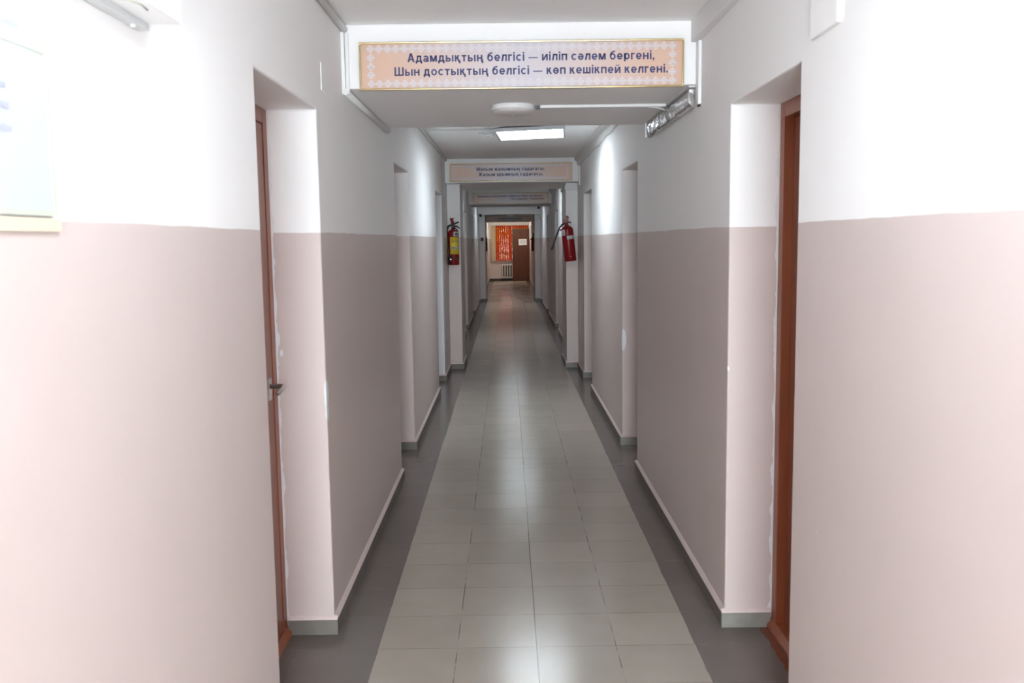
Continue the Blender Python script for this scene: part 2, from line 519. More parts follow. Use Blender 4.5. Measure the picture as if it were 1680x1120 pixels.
def text_obj(name, body, mat, parent, width, x, z, y, align='CENTER', height=None):
    """raised bold lettering in the XZ plane, facing -Y; width is the length of the line"""
    bm = bmesh.new()
    pos = 0.0
    def quad(pts):
        f = [bm.verts.new((p[0] + pos, 0, p[1])) for p in pts]
        b = [bm.verts.new((p[0] + pos, .02, p[1])) for p in pts]
        bm.faces.new(f); bm.faces.new(b[::-1])
        for k in range(len(pts)):
            j = (k + 1) % len(pts)
            bm.faces.new((f[k], b[k], b[j], f[j]))
    for ch in body:
        if ch == ' ':
            pos += .34
            continue
        w, strokes = GL[ch]
        for s_ in strokes:
            if s_[0] == 'q':
                quad(s_[1:])
            else:
                _, cx, cy, rx, ry, a0, a1, t = s_
                n = max(6, int(abs(a1 - a0) / 15))
                ang = [math.radians(a0 + (a1 - a0) * k / n) for k in range(n + 1)]
                for p, q in zip(ang, ang[1:]):
                    quad([(cx + rx * math.cos(p), cy + ry * math.sin(p)), (cx + rx * math.cos(q), cy + ry * math.sin(q)),
                          (cx + (rx - t) * math.cos(q), cy + (ry - t * .88) * math.sin(q)), (cx + (rx - t) * math.cos(p), cy + (ry - t * .88) * math.sin(p))])
        pos += w + .135
    total = pos - .135
    s = width / total
    sz = height if height else s
    ox = {'CENTER': x - width / 2, 'LEFT': x, 'RIGHT': x - width}[align]
    for v in bm.verts:
        v.co = Vector((v.co.x * s + ox, y - .0006 if v.co.y < .01 else y, v.co.z * sz + z))
    bmesh.ops.recalc_face_normals(bm, faces=bm.faces)
    me = bpy.data.meshes.new(name)
    bm.to_mesh(me); bm.free()
    me.materials.append(mat)
    o = bpy.data.objects.new(name, me)
    COL.objects.link(o)
    if parent: o.parent = parent
    return o

# ------------------------------------------------------------------ the corridor
ZC, ZD = 2.46, 2.022
Y0, Y1 = -3.0, 34.5
DOORS_L = [(2.615, 3.45), (5.775, 6.625), (9.06, 9.93), (15.10, 15.95), (18.25, 19.12), (21.75, 22.45), (27.2, 28.05), (31.95, 32.8)]
DOORS_R = [(2.65, 3.46), (5.90, 6.68), (9.10, 10.03), (15.10, 15.96), (18.5, 19.4), (21.8, 22.6), (27.2, 28.05), (31.95, 32.8)]

def wall(name, xf, xb, doors, mat, label):
    ys = sorted({Y0 - .15, Y1 + .2, *[v for d in doors for v in d]})
    zs = [0, ZD, ZC + .02]
    xa, xb_ = min(xf, xb), max(xf, xb)
    mb = MB()
    ny, nz = len(ys) - 1, 2
    def solid(i, j):
        if i < 0 or i >= ny or j < 0 or j >= nz: return False
        ym = (ys[i] + ys[i + 1]) / 2
        return j == 1 or not any(a < ym < b for a, b in doors)
    cache = {}
    def V(x, i, j):
        k = (x, i, j)
        if k not in cache: cache[k] = mb.bm.verts.new((x, ys[i], zs[j]))
        return cache[k]
    for i in range(ny):
        for j in range(nz):
            if not solid(i, j): continue
            for x in (xa, xb_):
                mb.bm.faces.new((V(x, i, j), V(x, i + 1, j), V(x, i + 1, j + 1), V(x, i, j + 1)))
            for (di, dj, e) in ((-1, 0, ((i, j), (i, j + 1))), (1, 0, ((i + 1, j), (i + 1, j + 1))),
                                (0, -1, ((i, j), (i + 1, j))), (0, 1, ((i, j + 1), (i + 1, j + 1)))):
                if not solid(i + di, j + dj):
                    (p, q), (r, t) = e
                    mb.bm.faces.new((V(xa, p, q), V(xb_, p, q), V(xb_, r, t), V(xa, r, t)))
    o = mb.build(name, mat, bevel=.007, seg=2)
    return struct(o, label, 'wall')

wall('wall_left', XL, XL - .30, DOORS_L, m_wall_l, 'left corridor wall, white above and pink paint below')
wall('wall_right', XR, XR + .30, DOORS_R, m_wall_r, 'right corridor wall, white above and pink paint below')

mb = MB(); mb.box(XL - .32, XR + .32, Y0 - .15, Y1 + .2, -.12, 0)
struct(mb.build('floor', m_floor), 'grey tiled corridor floor with a darker border along each wall', 'floor')
mb = MB(); mb.box(XL - .32, XR + .32, Y0 - .15, Y1 + .2, ZC, ZC + .14)
struct(mb.build('ceiling', m_ceil), 'white painted corridor ceiling', 'ceiling')

# end wall with its window opening, closed back wall without a window
def wall_hole(name, y0, y1, hx0, hx1, hz0, hz1, mat, label):
    mb = MB()
    mb.box(XL - .0, hx0, y0, y1, 0, ZC); mb.box(hx1, XR + .0, y0, y1, 0, ZC)
    mb.box(hx0, hx1, y0, y1, 0, hz0); mb.box(hx0, hx1, y0, y1, hz1, ZC)
    return struct(mb.build(name, mat, merge=False), label, 'wall')
WX0, WX1, WZ0, WZ1 = -.56, .80, .77, 2.05
wall_hole('wall_end', Y1, Y1 + .2, WX0, WX1, WZ0, WZ1, m_wall_e, 'far end wall of the corridor around the window')
mb = MB(); mb.box(XL, XR, Y0 - .15, Y0, 0, ZC)
struct(mb.build('wall_back', m_wall_e), 'wall closing the corridor behind the photographer', 'wall')

def beam(n, y0, y1, label, z=2.19):
    mb = MB(); mb.box(XL, XR, y0, y1, z, ZC)
    return struct(mb.build('trim_%d' % n, m_beam, bevel=.005), label, 'beam')
BEAMS = [(4.045, 5.42), (10.60, 12.15), (17.08, 18.45), (22.70, 24.15), (30.45, 31.80)]
BEAM_Z = [2.19, 2.19, 2.19, 2.16, 2.14]
for i, (a, b) in enumerate(BEAMS):
    beam(i + 1, a, b, ['first white ceiling beam, nearest the camera', 'second white ceiling beam, on two pillars with fire extinguishers',
                       'third white ceiling beam down the corridor', 'fourth ceiling beam, without a sign, on two plain pillars',
                       'fifth ceiling beam, nearest the end window'][i], BEAM_Z[i])
# pillars
PILL = [(10.86, 11.62), (23.05, 23.80)]
n = 6
for (a, b), w in zip(PILL, ('near', 'far')):
    for side in 'LR':
        mb = MB()
        if side == 'L': mb.box(XL, XL + .152, a, b, 0, 2.19 if w == 'near' else 2.16)
        else: mb.box(XR - .142, XR, a, b, 0, 2.19 if w == 'near' else 2.16)
        struct(mb.build('trim_%d' % n, m_wall_e, bevel=.006), '%s pillar against the %s wall, pink below and white above' % (w, 'left' if side == 'L' else 'right'), 'pillar')
        n += 1

# skirting: tile strip with a painted bead on top, one mesh a side
def skirting(name, side, doors, label):
    s = 1 if side == 'L' else -1
    xf = XL if side == 'L' else XR
    mb = MB()
    T, Hh, Hb = .014, .060, .078
    def along_y(x, y0, y1, d=s):
        x0 = x + d * T
        mb.prism([(x, 0), (x0, 0), (x0, Hh), (x, Hh)], 'y', y0, y1, 0)
        mb.prism([(x, Hh), (x0, Hh), (x0 - d * .004, Hh + .006), (x, Hb)], 'y', y0, y1, 1)
    def along_x(y, x0, x1, d):
        a, b = min(x0, x1), max(x0, x1)
        mb.prism([(y, 0), (y + d * T, 0), (y + d * T, Hh), (y, Hh)], 'x', a, b, 2)
        mb.prism([(y, Hh), (y + d * T, Hh), (y + d * (T - .004), Hh + .006), (y, Hb - .005)], 'x', a, b, 1)
    ys = [Y0] + [v for d in doors for v in d] + [Y1]
    pw = .152 if side == 'L' else .142
    for k in range(0, len(ys), 2):
        a, b = ys[k], ys[k + 1]
        aa, bb = a, b
        pil = [p for p in PILL if a < p[0] and p[1] < b]
        if pil:
            p0, p1 = pil[0]
            along_y(xf, aa, p0); along_y(xf, p1, bb)
            along_y(xf + s * pw, p0, p1)
            along_x(p0, xf, xf + s * (pw + T), -1); along_x(p1, xf, xf + s * (pw + T), 1)
        else:
            along_y(xf, aa, bb)
        if k: along_x(a, xf - s * (REC - .005), xf + s * T, -1)
        if k + 2 < len(ys): along_x(b, xf - s * (REC - .005), xf + s * T, 1)
    o = mb.build(name, [m_base_g, m_bead, m_base_l if side == 'R' else m_base_m], merge=False)
    return struct(o, label, 'skirting')
m_base_l = plain('pale_grey_tile_skirting', (.245, .24, .22), .5, var=.3, scale=14)
m_base_m = plain('mid_grey_tile_skirting', (.175, .162, .143), .5, var=.2, scale=14)
skirting('baseboard_left', 'L', DOORS_L, 'grey tile skirting along the left wall')
skirting('baseboard_right', 'R', DOORS_R, 'grey tile skirting along the right wall')

mb = MB(); mb.box(XL + .02, XR - .02, Y1 - .014, Y1, 0, .085)
struct(mb.build('baseboard_end', m_iron), 'dark skirting under the end window', 'skirting')

# ------------------------------------------------------------------ doors
ORD = ['nearest', 'second', 'third', 'fourth', 'fifth', 'sixth', 'seventh', 'eighth']
def door(idx, side, y0, y1, label):
    s = 1 if side == 'L' else -1            # towards the corridor
    xw = XL if side == 'L' else XR
    xf = xw - s * REC                       # front of the frame
    root = empty('door_%d' % idx, (xw - s * (REC + .06), (y0 + y1) / 2, 0))
    ox, oy = root.location.x, root.location.y
    def bx(mb, xa, xb, ya, yb, za, zb): mb.box(min(xa, xb) - ox, max(xa, xb) - ox, ya - oy, yb - oy, za, zb)
    jw = .055
    mb = MB()
    bx(mb, xf, xf - s * .105, y0, y0 + jw, 0, ZD); bx(mb, xf, xf - s * .105, y1 - jw, y1, 0, ZD)
    bx(mb, xf, xf - s * .105, y0 + jw, y1 - jw, ZD - jw, ZD)
    mb.build('door_frame', m_jamb, root, bevel=.004)
    mb = MB()
    mb.prism([(xf + s * .02 - ox, 0), (xf + s * .02 - ox, .012), (xf - ox, .035), (xf - s * .105 - ox, .035), (xf - s * .105 - ox, 0)], 'y', y0 - oy, y1 - oy)
    mb.build('threshold', m_jamb, root)
    mb = MB()
    xl = xf - s * (.035 if side == 'R' else .003)
    bx(mb, xl, xl - s * .04, y0 + jw + .004, y1 - jw - .004, .038, ZD - jw - .004)
    for zz in ((.25, .85), (1.15, 1.85)):
        for a, b, c, d in ((y0 + .16, y1 - .16, zz[0], zz[0] + .02), (y0 + .16, y1 - .16, zz[1] - .02, zz[1]),
                           (y0 + .16, y0 + .18, zz[0] + .02, zz[1] - .02), (y1 - .18, y1 - .16, zz[0] + .02, zz[1] - .02)):
            bx(mb, xl, xl + s * .008, a, b, c, d)
    leaf = mb.build('door_leaf', m_door, root, bevel=.002)
    # lever handle with its plate
    hy, hz = (y1 - .115, 1.005) if side == 'L' else (y0 + .115, 1.0)
    d = -1 if side == 'L' else 1
    mb = MB()
    bx(mb, xl, xl + s * .006, hy - .018, hy + .018, hz - .05, hz + .03)
    mb.tube([(xl + s * .006 - ox, hy - oy, hz), (xl + s * .05 - ox, hy - oy, hz), (xl + s * .058 - ox, hy + d * .012 - oy, hz),
             (xl + s * .06 - ox, hy + d * .06 - oy, hz - .003), (xl + s * .057 - ox, hy + d * .11 - oy, hz - .012)], [.009, .009, .0095, .0085, .007], 8)
    mb.build('door_handle', m_steel, leaf)
    return struct(root, label, 'door')
k = 1
for side, ds in (('L', DOORS_L), ('R', DOORS_R)):
    for i, (a, b) in enumerate(ds):
        door(k, side, a, b, '%s brown door along the %s wall, in a deep recess' % (ORD[i], 'left' if side == 'L' else 'right'))
        k += 1

# ------------------------------------------------------------------ end window, blind, radiator, open door
win = empty('window_1', (0, Y1 + .12, 0))
mb = MB()
fw = .05
for x0, x1, z0, z1 in ((WX0, WX0 + fw, WZ0, WZ1), (WX1 - fw, WX1, WZ0, WZ1), (WX0 + fw, WX1 - fw, WZ0, WZ0 + fw), (WX0 + fw, WX1 - fw, WZ1 - fw, WZ1),
                       (.10, .15, WZ0 + fw, WZ1 - fw), (WX0 + fw, .10, 1.02, 1.06)):
    mb.box(x0, x1, 0, .05, z0, z1)
mb.build('window_frame', m_white, win, merge=False)
mb = MB(); mb.box(WX0 + .02, WX1 - .02, .022, .028, WZ0 + .02, WZ1 - .02)
mb.build('window_pane', m_glass, win)
mb = MB(); mb.box(WX0 - .03, WX1 + .03, -.20, .0, WZ0 - .03, WZ0 + .001)
mb.build('window_sill', m_white, win, bevel=.004)
struct(win, 'bright window in the end wall behind orange vertical blinds', 'window')

bl = empty('vertical_blind', (.13, Y1 - .09, 2.07))
mb = MB(); mb.box(-.72, .705, -.02, .02, 0, .03)
mb.build('headrail', m_rad, bl)
SL = .0775
def slats(xa, n, mat, name, ang):
    mb = MB()
    for i in range(n):
        cx = xa + i * SL
        a = math.radians(ang + random.uniform(-4, 4))
        w = .0405
        dx, dy = w * math.cos(a), w * math.sin(a)
        nx, ny = -math.sin(a) * .0006, math.cos(a) * .0006
        mb.prism([(cx - dx - nx, -dy - ny), (cx + dx - nx, dy - ny), (cx + dx + nx, dy + ny), (cx - dx + nx, -dy + ny)], 'z', -1.33, 0)
    return mb.build(name, mat, bl, merge=False)
slats(-.675, 2, m_slat_c, 'slats', 22)['label'] = 'two cream slats'
slats(-.675 + 2 * SL, 16, m_slat, 'slats', 37)
mb = MB()
mb.box(-.60, .66, -.004, .004, -1.005, -.998)
tag(bl, 'orange vertical blind hanging in front of the end window', 'blind')
mb.build('spacer_chain', m_dred, bl)

rad = empty('radiator', (0, Y1 - .10, 0))
for i in range(6):
    x = -.185 + i * .092
    mb = MB()
    mb.lathe([(0, .10), (.018, .10), (.024, .12), (.024, .60), (.016, .625), (0, .63)], (x, 0, 0), 12)
    for z in (.16, .57):
        mb.lathe([(.026, -.047), (.026, .047)], (x, 0, z), 12, axis='y')
    mb.box(x - .043, x + .043, -.034, .034, .575, .625)
    mb.box(x - .043, x + .043, -.034, .034, .105, .155)
    mb.build('radiator_section', m_rad, rad, bevel=.006, merge=False)
mb = MB(); mb.box(-.22, .32, .045, .055, .15, .59); mb.build('gap_shade_plate', m_iron, rad)  # dark plate added as the shade in the gaps between columns
mb = MB(); mb.tube([(-.245, 0, .13), (-.235, 0, .0)], .012)
mb.build('supply_pipe', m_iron, rad, merge=False)
tag(rad, 'white cast iron radiator under the end window beside the open door', 'radiator')

# open door leaf at the far end
od = empty('open_door', (.190, 34.18, 0))
mb = MB(); mb.box(0, .642, 0, .04, .008, 1.945)
odl = mb.build('door_leaf', m_leaf, od, bevel=.003)
mb = MB()
mb.lathe([(.024, 0), (.024, .006)], (.045, 0, .95), 16, axis='y')
mb.tube([(.045, -.004, .95), (.045, -.045, .95), (.055, -.05, .95), (.14, -.05, .945)], .009, 8)
mb.build('door_handle', m_black, odl, merge=False)
mb = MB()
for z in (.25, 1.70): mb.tube([(.643, .0, z - .05), (.643, .0, z + .05)], .008, 8)
mb.build('hinge', m_steel, od, merge=False)
tag(od, 'dark brown door leaf standing open in front of the end window', 'door')

nt_ = empty('paper_notice', (.585, 34.178, 1.445), (0, math.radians(-1.5), 0))
mb = MB(); mb.box(-.15, .15, -.002, 0, -.112, .112); mb.build('sheet', m_paper, nt_)
for r, z in enumerate((.065, .04, .012, -.015, -.04)):
    mb = MB()
    x = -.11
    while x < .10:
        w = random.uniform(.02, .05)
        mb.box(x, min(x + w, .115), -.0026, -.002, z - .006, z + .006)
        x += w + .012
    mb.build('printed_line', m_ink, nt_, merge=False)
tag(nt_, 'white paper notice taped on the open brown door', 'notice')

# outdoors behind the end window
mb = MB(); mb.box(-14, 14, Y1 + .2, 70, -.9, -.8)
struct(mb.build('ground', m_grass), 'lawn outside the end window', 'ground')
tr = empty('tree', (-.5, 43.5, -.8))
mb = MB(); mb.tube([(0, 0, 0), (.05, 0, 1.2), (-.05, .1, 2.6)], [.16, .13, .08], 10); mb.build('trunk', m_bark, tr)
mb = MB()
for i in range(1500):
    u = Vector((random.gauss(0, 1), random.gauss(0, .8), random.gauss(0, .8)))
    c = Vector((u.x * 1.0, u.y * .7, 2.6 + u.z * .8))
    a = Vector((random.uniform(-1, 1), random.uniform(-1, 1), random.uniform(-1, 1))).normalized()
    b = a.orthogonal().normalized()
    l, w = random.uniform(.07, .14), random.uniform(.03, .06)
    mb.bm.faces.new([mb.bm.verts.new(c + p) for p in (-a * l, b * w, a * l, -b * w)])
mb.build('foliage', m_leafg, tr, merge=False)
tag(tr, 'leafy green tree glimpsed between the slats of the end window blind', 'tree')

# ------------------------------------------------------------------ motto signs on the beams
SW, SH = 1.40, .203
def motif(mb, cx, cz, s, y):
    def dia(x, z, a, b):
        v = [mb.bm.verts.new((x + p * a, y, z + q * b)) for p, q in ((-1, 0), (0, -1), (1, 0), (0, 1))]
        mb.bm.faces.new(v)
    for k in range(4):
        c, d = round(math.cos(k * PI / 2)), round(math.sin(k * PI / 2))
        dia(cx + .74 * s * c, cz + .74 * s * d, .25 * s, .25 * s)
        dia(cx + .32 * s * c, cz + .32 * s * d, .26 * s, .26 * s)
        # notched outer corners of each petal
        for e in (-1, 1):
            dia(cx + (.56 * c - .31 * e * d) * s, cz + (.56 * d + .31 * e * c) * s, .18 * s, .18 * s)
    dia(cx, cz, .16 * s, .16 * s)

def sign(y, cx, z0, lines, label):
    root = empty('motto_sign', (cx, y, z0 + SH / 2))
    tag(root, label, 'sign', 'motto signs on the ceiling beams')
    w, h = SW / 2, SH / 2
    mb = MB(); mb.box(-w + .004, w - .004, -.010, 0, -h + .004, h - .004)
    mb.build('panel', m_sign, root)
    mb = MB()
    g = .0085
    for a in ((-w, w, h - g, h), (-w, w, -h, -h + g)): mb.box(a[0], a[1], -.018, 0, a[2], a[3])
    for a in ((-w, -w + g), (w - g, w)): mb.box(a[0], a[1], -.018, 0, -h + g, h - g)
    mb.build('frame', m_gold, root, bevel=.004, seg=3, merge=False)
    mb = MB()
    st = .0361
    nx = 37
    x0 = -st * (nx - 1) / 2
    for i in range(nx):
        for z in (h - .0285, -h + .0285): motif(mb, x0 + i * st, z, .0185, -.0103)
    for z in (.0365, 0, -.0365):
        for x in (x0, -x0): motif(mb, x, z, .0185, -.0103)
    mb.build('ornament_border', m_orn, root, merge=False)
    for x in (x0 + .001, -x0 + .004):
        mb = MB(); mb.lathe([(.0022, .0105), (.0022, .0125), (.0, .013)], (x, 0, -.005), 8, axis='y')
        mb.build('screw', m_seal, root)
    for (t, wd, x, z, al) in lines:
        text_obj('lettering', t, m_navy, root, wd, x, z, -.0100, al)
    return root

def px(x, y0=4.03): return None
sign(BEAMS[0][0], .074, 2.180, [
    ('Адамдықтың белгісі — иіліп сәлем бергені,', 1.064, .040, .0165, 'CENTER'),
    ('Шын достықтың белгісі — көп кешікпей келгені.', 1.180, .041, -.0405, 'CENTER')],
    'peach and white motto sign in a gold frame on the nearest beam')
sign(BEAMS[1][0], .056, 2.203, [
    ('Малым жанымның садағасы,', .782, -.003, .0175, 'CENTER'),
    ('Жаным арымның садағасы.', .742, -.001, -.0420, 'CENTER')],
    'gold framed motto sign on the beam above the two fire extinguishers')
sign(BEAMS[2][0], .077, 2.200, [
    ('Адамның ең ұлы қасиеті - Бақытын беріп тұлғаланса', 1.20, -.015, .022, 'CENTER'),
    ('Сұлтанмахмұт Торайғыров', .62, .615, -.030, 'RIGHT')],
    'third motto sign down the corridor, its second line set to the right')
sign(BEAMS[3 + 1][0], .096, 2.118, [
    ('Тілден асқан білім болмас, ақыл болмас', .78, .01, .010, 'CENTER'),
    ('Арлы адам елге сүйікті, халқына қадірлі', .80, .02, -.045, 'CENTER')],
    'smallest and farthest motto sign, just above the end window')

# ------------------------------------------------------------------ lamps
def panel_lamp(name, x, y, rz, rx, ry, label, z=2.405, led='second'):
    root = empty(name, (x, y, z), (math.radians(rx), math.radians(ry), math.radians(rz)))
    a, b = .290, .300
    mb = MB()
    for (x0, x1, y0, y1) in ((-a, a, -b, -b + .020), (-a, a, b - .020, b), (-a, -a + .020, -b + .020, b - .020), (a - .020, a, -b + .020, b - .020)):
        mb.box(x0, x1, y0, y1, -.006, .022)
    mb.box(-a + .012, a - .012, -b + .012, b - .012, .006, .020)
    mb.build('frame', m_alu, root, merge=False)
    mb = MB(); mb.box(-a + .0195, a - .0195, -b + .0195, b - .0195, -.003, .004)
    mb.build('diffuser', m_led[led], root)
    for sx in (-.2, .2):
        mb = MB(); mb.box(sx - .012, sx + .012, -.02, .02, .020, ZC - z - .003)
        mb.build('bracket', m_grey_pl, root)
    return tag(root, label, 'ceiling lamp', 'square LED ceiling lamps')
panel_lamp('ceiling_lamp', .10, 1.30, 0, 0, 0, 'square lit LED ceiling lamp over the camera, above the top edge of the photo', led='near')
panel_lamp('ceiling_lamp', .213, 7.80, -4.0, -0.6, -1.6, 'square lit LED ceiling lamp hanging between the first and second beam', z=2.412)
panel_lamp('ceiling_lamp', .15, 14.15, 0, 0, 0, 'square LED ceiling lamp hidden behind the second beam', led='third')
panel_lamp('ceiling_lamp', .10, 20.85, 0, 0, 0, 'square LED ceiling lamp hidden behind the third beam', led='fourth')
panel_lamp('ceiling_lamp', .10, 33.0, 0, 0, 0, 'unseen square LED ceiling lamp added to brighten the end section', led='end_fill')  # added lamp, lifts the dark end section

dr = empty('lamp_driver', (-.165, 7.80, ZC))
mb = MB(); mb.box(-.07, .07, -.02, .02, -.036, -.004); mb.build('driver_case', m_grey_pl, dr, bevel=.004)
mb = MB(); mb.tube([(.07, 0, -.02), (.085, -.01, -.05), (.10, 0, -.04), (.112, .01, -.036)], .005, 8); mb.tube([(-.05, -.01, -.036), (.0, -.02, -.062), (.05, -.01, -.055), (.07, .0, -.04)], .006, 8)
mb.build('loose_wire', m_white, dr, merge=False)
mb = MB(); mb.lathe([(0, -.074), (.008, -.070), (.012, -.062), (.008, -.052), (0, -.05)], (.052, -.012, 0), 10)
mb.build('connector', m_white, dr)
mb = MB(); mb.box(.068, .082, -.006, .006, -.032, -.018); mb.build('plug', m_black, dr)
tag(dr, 'small white lamp driver box with loose wires beside the lit lamp', 'lamp driver')

mb = MB(); mb.tube([(XL + .03, 7.80, ZC - .004), (-.45, 7.79, ZC - .006), (-.236, 7.80, ZC - .006)], .004, 6)
tag(mb.build('lamp_wire', m_grey_pl), 'thin wire across the ceiling from left wall to lamp driver', 'wire')

def dome(x, y, z, r, label, dark=False):
    root = empty('dome_lamp', (x, y, z))
    mb = MB(); mb.lathe([(0, 0), (r * .98, 0), (r, -.004), (r, -.020), (r * .97, -.024), (0, -.024)], seg=40)
    mb.build('base_ring', m_white, root)
    mb = MB(); mb.lathe([(r * .955, -.022), (r * .93, -.030), (r * .80, -.038), (r * .55, -.045), (r * .25, -.0485), (0, -.049)], seg=40)
    shade = mb.build('glass_shade', m_dome, root)
    mb = MB(); mb.lathe([(0, -.048), (.008, -.0485), (.008, -.0505), (0, -.051)], seg=14)
    mb.build('finial', m_white, shade)
    return tag(root, label, 'ceiling lamp', 'unlit dome lamps under the beams')
dome(.040, 4.60, 2.19, .106, 'unlit round white dome lamp under the nearest beam')
dome(.10, 23.4, 2.16, .10, 'unlit dome lamp under the fourth beam, seen as a dark dash above the farthest sign')

lc = empty('lamp_cable', (0, 4.60, 2.19))
mb = MB()
mb.box(.172, .795, -.009, .009, -.014, 0)
mb.build('cable_cover', m_white, lc, bevel=.003)
mb = MB(); mb.tube([(.70, .006, -.010), (.75, .02, -.013), (.79, .05, -.020), (.805, .07, -.022)], .005, 8); mb.build('loose_cable', m_white, lc)
mb = MB(); mb.box(.150, .172, -.010, .010, -.018, -.002); mb.build('clip', m_seal, lc)
tag(lc, 'flat white cable cover from the dome lamp to the right wall', 'cable')

# ------------------------------------------------------------------ cable trunking and conduits
def trunk(name, x0, x1, y0, y1, z0, z1, label, group=None, lip=True):
    mb = MB()
    mb.box(x0, x1, y0, y1, z0, z1)
    o = mb.build(name, m_white if False else m_trunk, bevel=.003)
    return tag(o, label, 'cable trunking', group)
m_trunk = plain('painted_trunking', (.74, .74, .73), .5, var=.03, scale=6)
trunk('cable_trunking', XR - .035, XR, Y0, BEAMS[0][0], ZC - .092, ZC, 'wide white cable trunking in the right ceiling corner before the nearest beam')
def wavy_trunk(y0, y1, label):
    root = MB()
    nseg = 28
    pr = []
    for i in range(nseg + 1):
        y = y0 + (y1 - y0) * i / nseg
        dz = .006 * math.sin(i * 1.1) + .004 * math.sin(i * 2.3)
        pr.append((y, dz))
    for (a, da), (b, db) in zip(pr, pr[1:]):
        vs = []
        for y, d in ((a, da), (b, db)):
            vs.append([root.bm.verts.new(p) for p in ((XR, y, ZC - .094 + d), (XR - .022, y, ZC - .092 + d), (XR - .030, y, ZC - .050 + d), (XR - .055, y, ZC - .030 + d * .5), (XR - .058, y, ZC), (XR, y, ZC))])
        A, B = vs
        for k in range(6):
            root.bm.faces.new((A[k], A[(k + 1) % 6], B[(k + 1) % 6], B[k]))
        if (a, da) == pr[0]: root.bm.faces.new(A)
        if (b, db) == pr[-1]: root.bm.faces.new(B)
    return tag(root.build('cable_trunking', m_trunk), label, 'cable trunking')
wavy_trunk(BEAMS[0][1], BEAMS[1][0], 'white cable trunking in the right ceiling corner between the first and second beam')
wavy_trunk(BEAMS[1][1], BEAMS[2][0], 'white cable trunking in the right ceiling corner between the second and third beam')

def conduit(pts, r, label):
    mb = MB(); mb.tube(pts, r, 10)
    return tag(mb.build('cable_conduit', m_trunk), label, 'conduit')
conduit([(XL + .014, Y0 + .05, ZC - .016), (XL + .014, 2.0, ZC - .020), (XL + .015, 4.03, ZC - .022)], .014, 'white conduit in the left ceiling corner before the nearest beam')
conduit([(XL + .013, BEAMS[0][1] + .01, ZC - .016), (XL + .013, 7.5, ZC - .018), (XL + .013, BEAMS[1][0], ZC - .015)], .012, 'white conduit in the left ceiling corner between first and second beam')
conduit([(XL + .014, BEAMS[0][0] - .03, 2.175), (XL + .014, 4.7, 2.172), (XL + .014, BEAMS[0][1] + .02, 2.174)], .0145, 'white conduit under the nearest beam along the left wall')
mb = MB(); mb.box(XL, XL + .014, 4.020, 4.045, 2.165, ZC - .036); mb.box(XL + .016, XL + .030, 4.027, 4.045, 2.165, ZC - .036)
tag(mb.build('cable_trunking', m_white, merge=False), 'narrow white upright cable cover at the left end of the nearest sign', 'cable trunking')

def drop(y, z0, z1, label):
    root = empty('cable_drop', (XR, y, z1))
    mb = MB(); mb.box(-.014, 0, -.030, .026, z0 - z1, 0); mb.build('cover', m_white, root, bevel=.003)
    mb = MB(); mb.box(-.010, -.001, -.020, .016, z0 - z1 - .006, z0 - z1 + .002); mb.build('cable_end', m_black, root)
    return tag(root, label, 'cable trunking', 'upright cable covers on the right wall')
drop(4.015, 2.100, ZC - .094, 'white upright cable cover on the right wall beside the nearest sign')
drop(10.50, 2.14, ZC - .10, 'white upright cable cover on the right wall beside the second sign')

# foil wrapped duct under beam 1
fo = empty('foil_duct', (XR, 4.10, 2.15))
mb = MB()
rows, cols = 40, 7
prof = [(.0, .032), (.030, .030), (.034, .012), (.032, -.010), (.030, -.030), (.020, -.043), (.0, -.046)]
grid = []
for i in range(rows + 1):
    y = 1.21 * i / rows
    rw = []
    amp = .0015 if y < .35 else .009
    for j, (px_, pz) in enumerate(prof):
        k = 0 if j in (0, 6) else 1
        rw.append(mb.bm.verts.new((-(px_ + k * random.uniform(-amp, amp)), y, pz + k * random.uniform(-amp, amp))))
    grid.append(rw)
for i in range(rows):
    for j in range(cols - 1):
        f = mb.bm.faces.new((grid[i][j], grid[i + 1][j], grid[i + 1][j + 1], grid[i][j + 1])); f.smooth = True
    mb.bm.faces.new((grid[i][6], grid[i + 1][6], grid[i + 1][0], grid[i][0]))
mb.bm.faces.new(grid[0]); mb.bm.faces.new(grid[-1])
mb.build('foil_wrap', m_foil, fo)
mb = MB(); mb.box(-.040, 0, -.04, 1.15, .033, .039); mb.build('cable_cover', m_trunk, fo)
mb = MB(); mb.box(-.040, -.034, 1.208, 1.216, -.046, .036); mb.build('end_strip', m_white, fo)
tag(fo, 'crinkled silver foil wrapped around a duct under the nearest beam on the right wall', 'duct')

# trunking stub over the right near pillar
mb = MB(); mb.box(XR - .150, XR - .004, 10.815, 10.86, 2.105, 2.165); mb.box(XR - .156, XR - .142, 10.83, 11.6, 2.12, 2.150)
tag(mb.build('cable_trunking', m_trunk, merge=False), 'short white trunking around the top of the right pillar with the fire extinguisher', 'cable trunking')

# upper left and right small fittings near the camera
pl = empty('switch_plate', (XL, 3.60, 2.160))
mb = MB(); mb.box(0, .004, -.045, .03, -.052, .052); mb.build('plate', m_beam, pl, bevel=.002)
tag(pl, 'small painted-over plate on the left wall between nearest door and first sign', 'plate')
jb = empty('junction_box', (XR, 2.42, 2.235))
mb = MB(); mb.box(-.012, 0, -.085, .12, -.175, .125); mb.build('box_cover', m_beam, jb, bevel=.003)
tag(jb, 'flat white painted box cover high on the right wall above the nearest door', 'junction box')

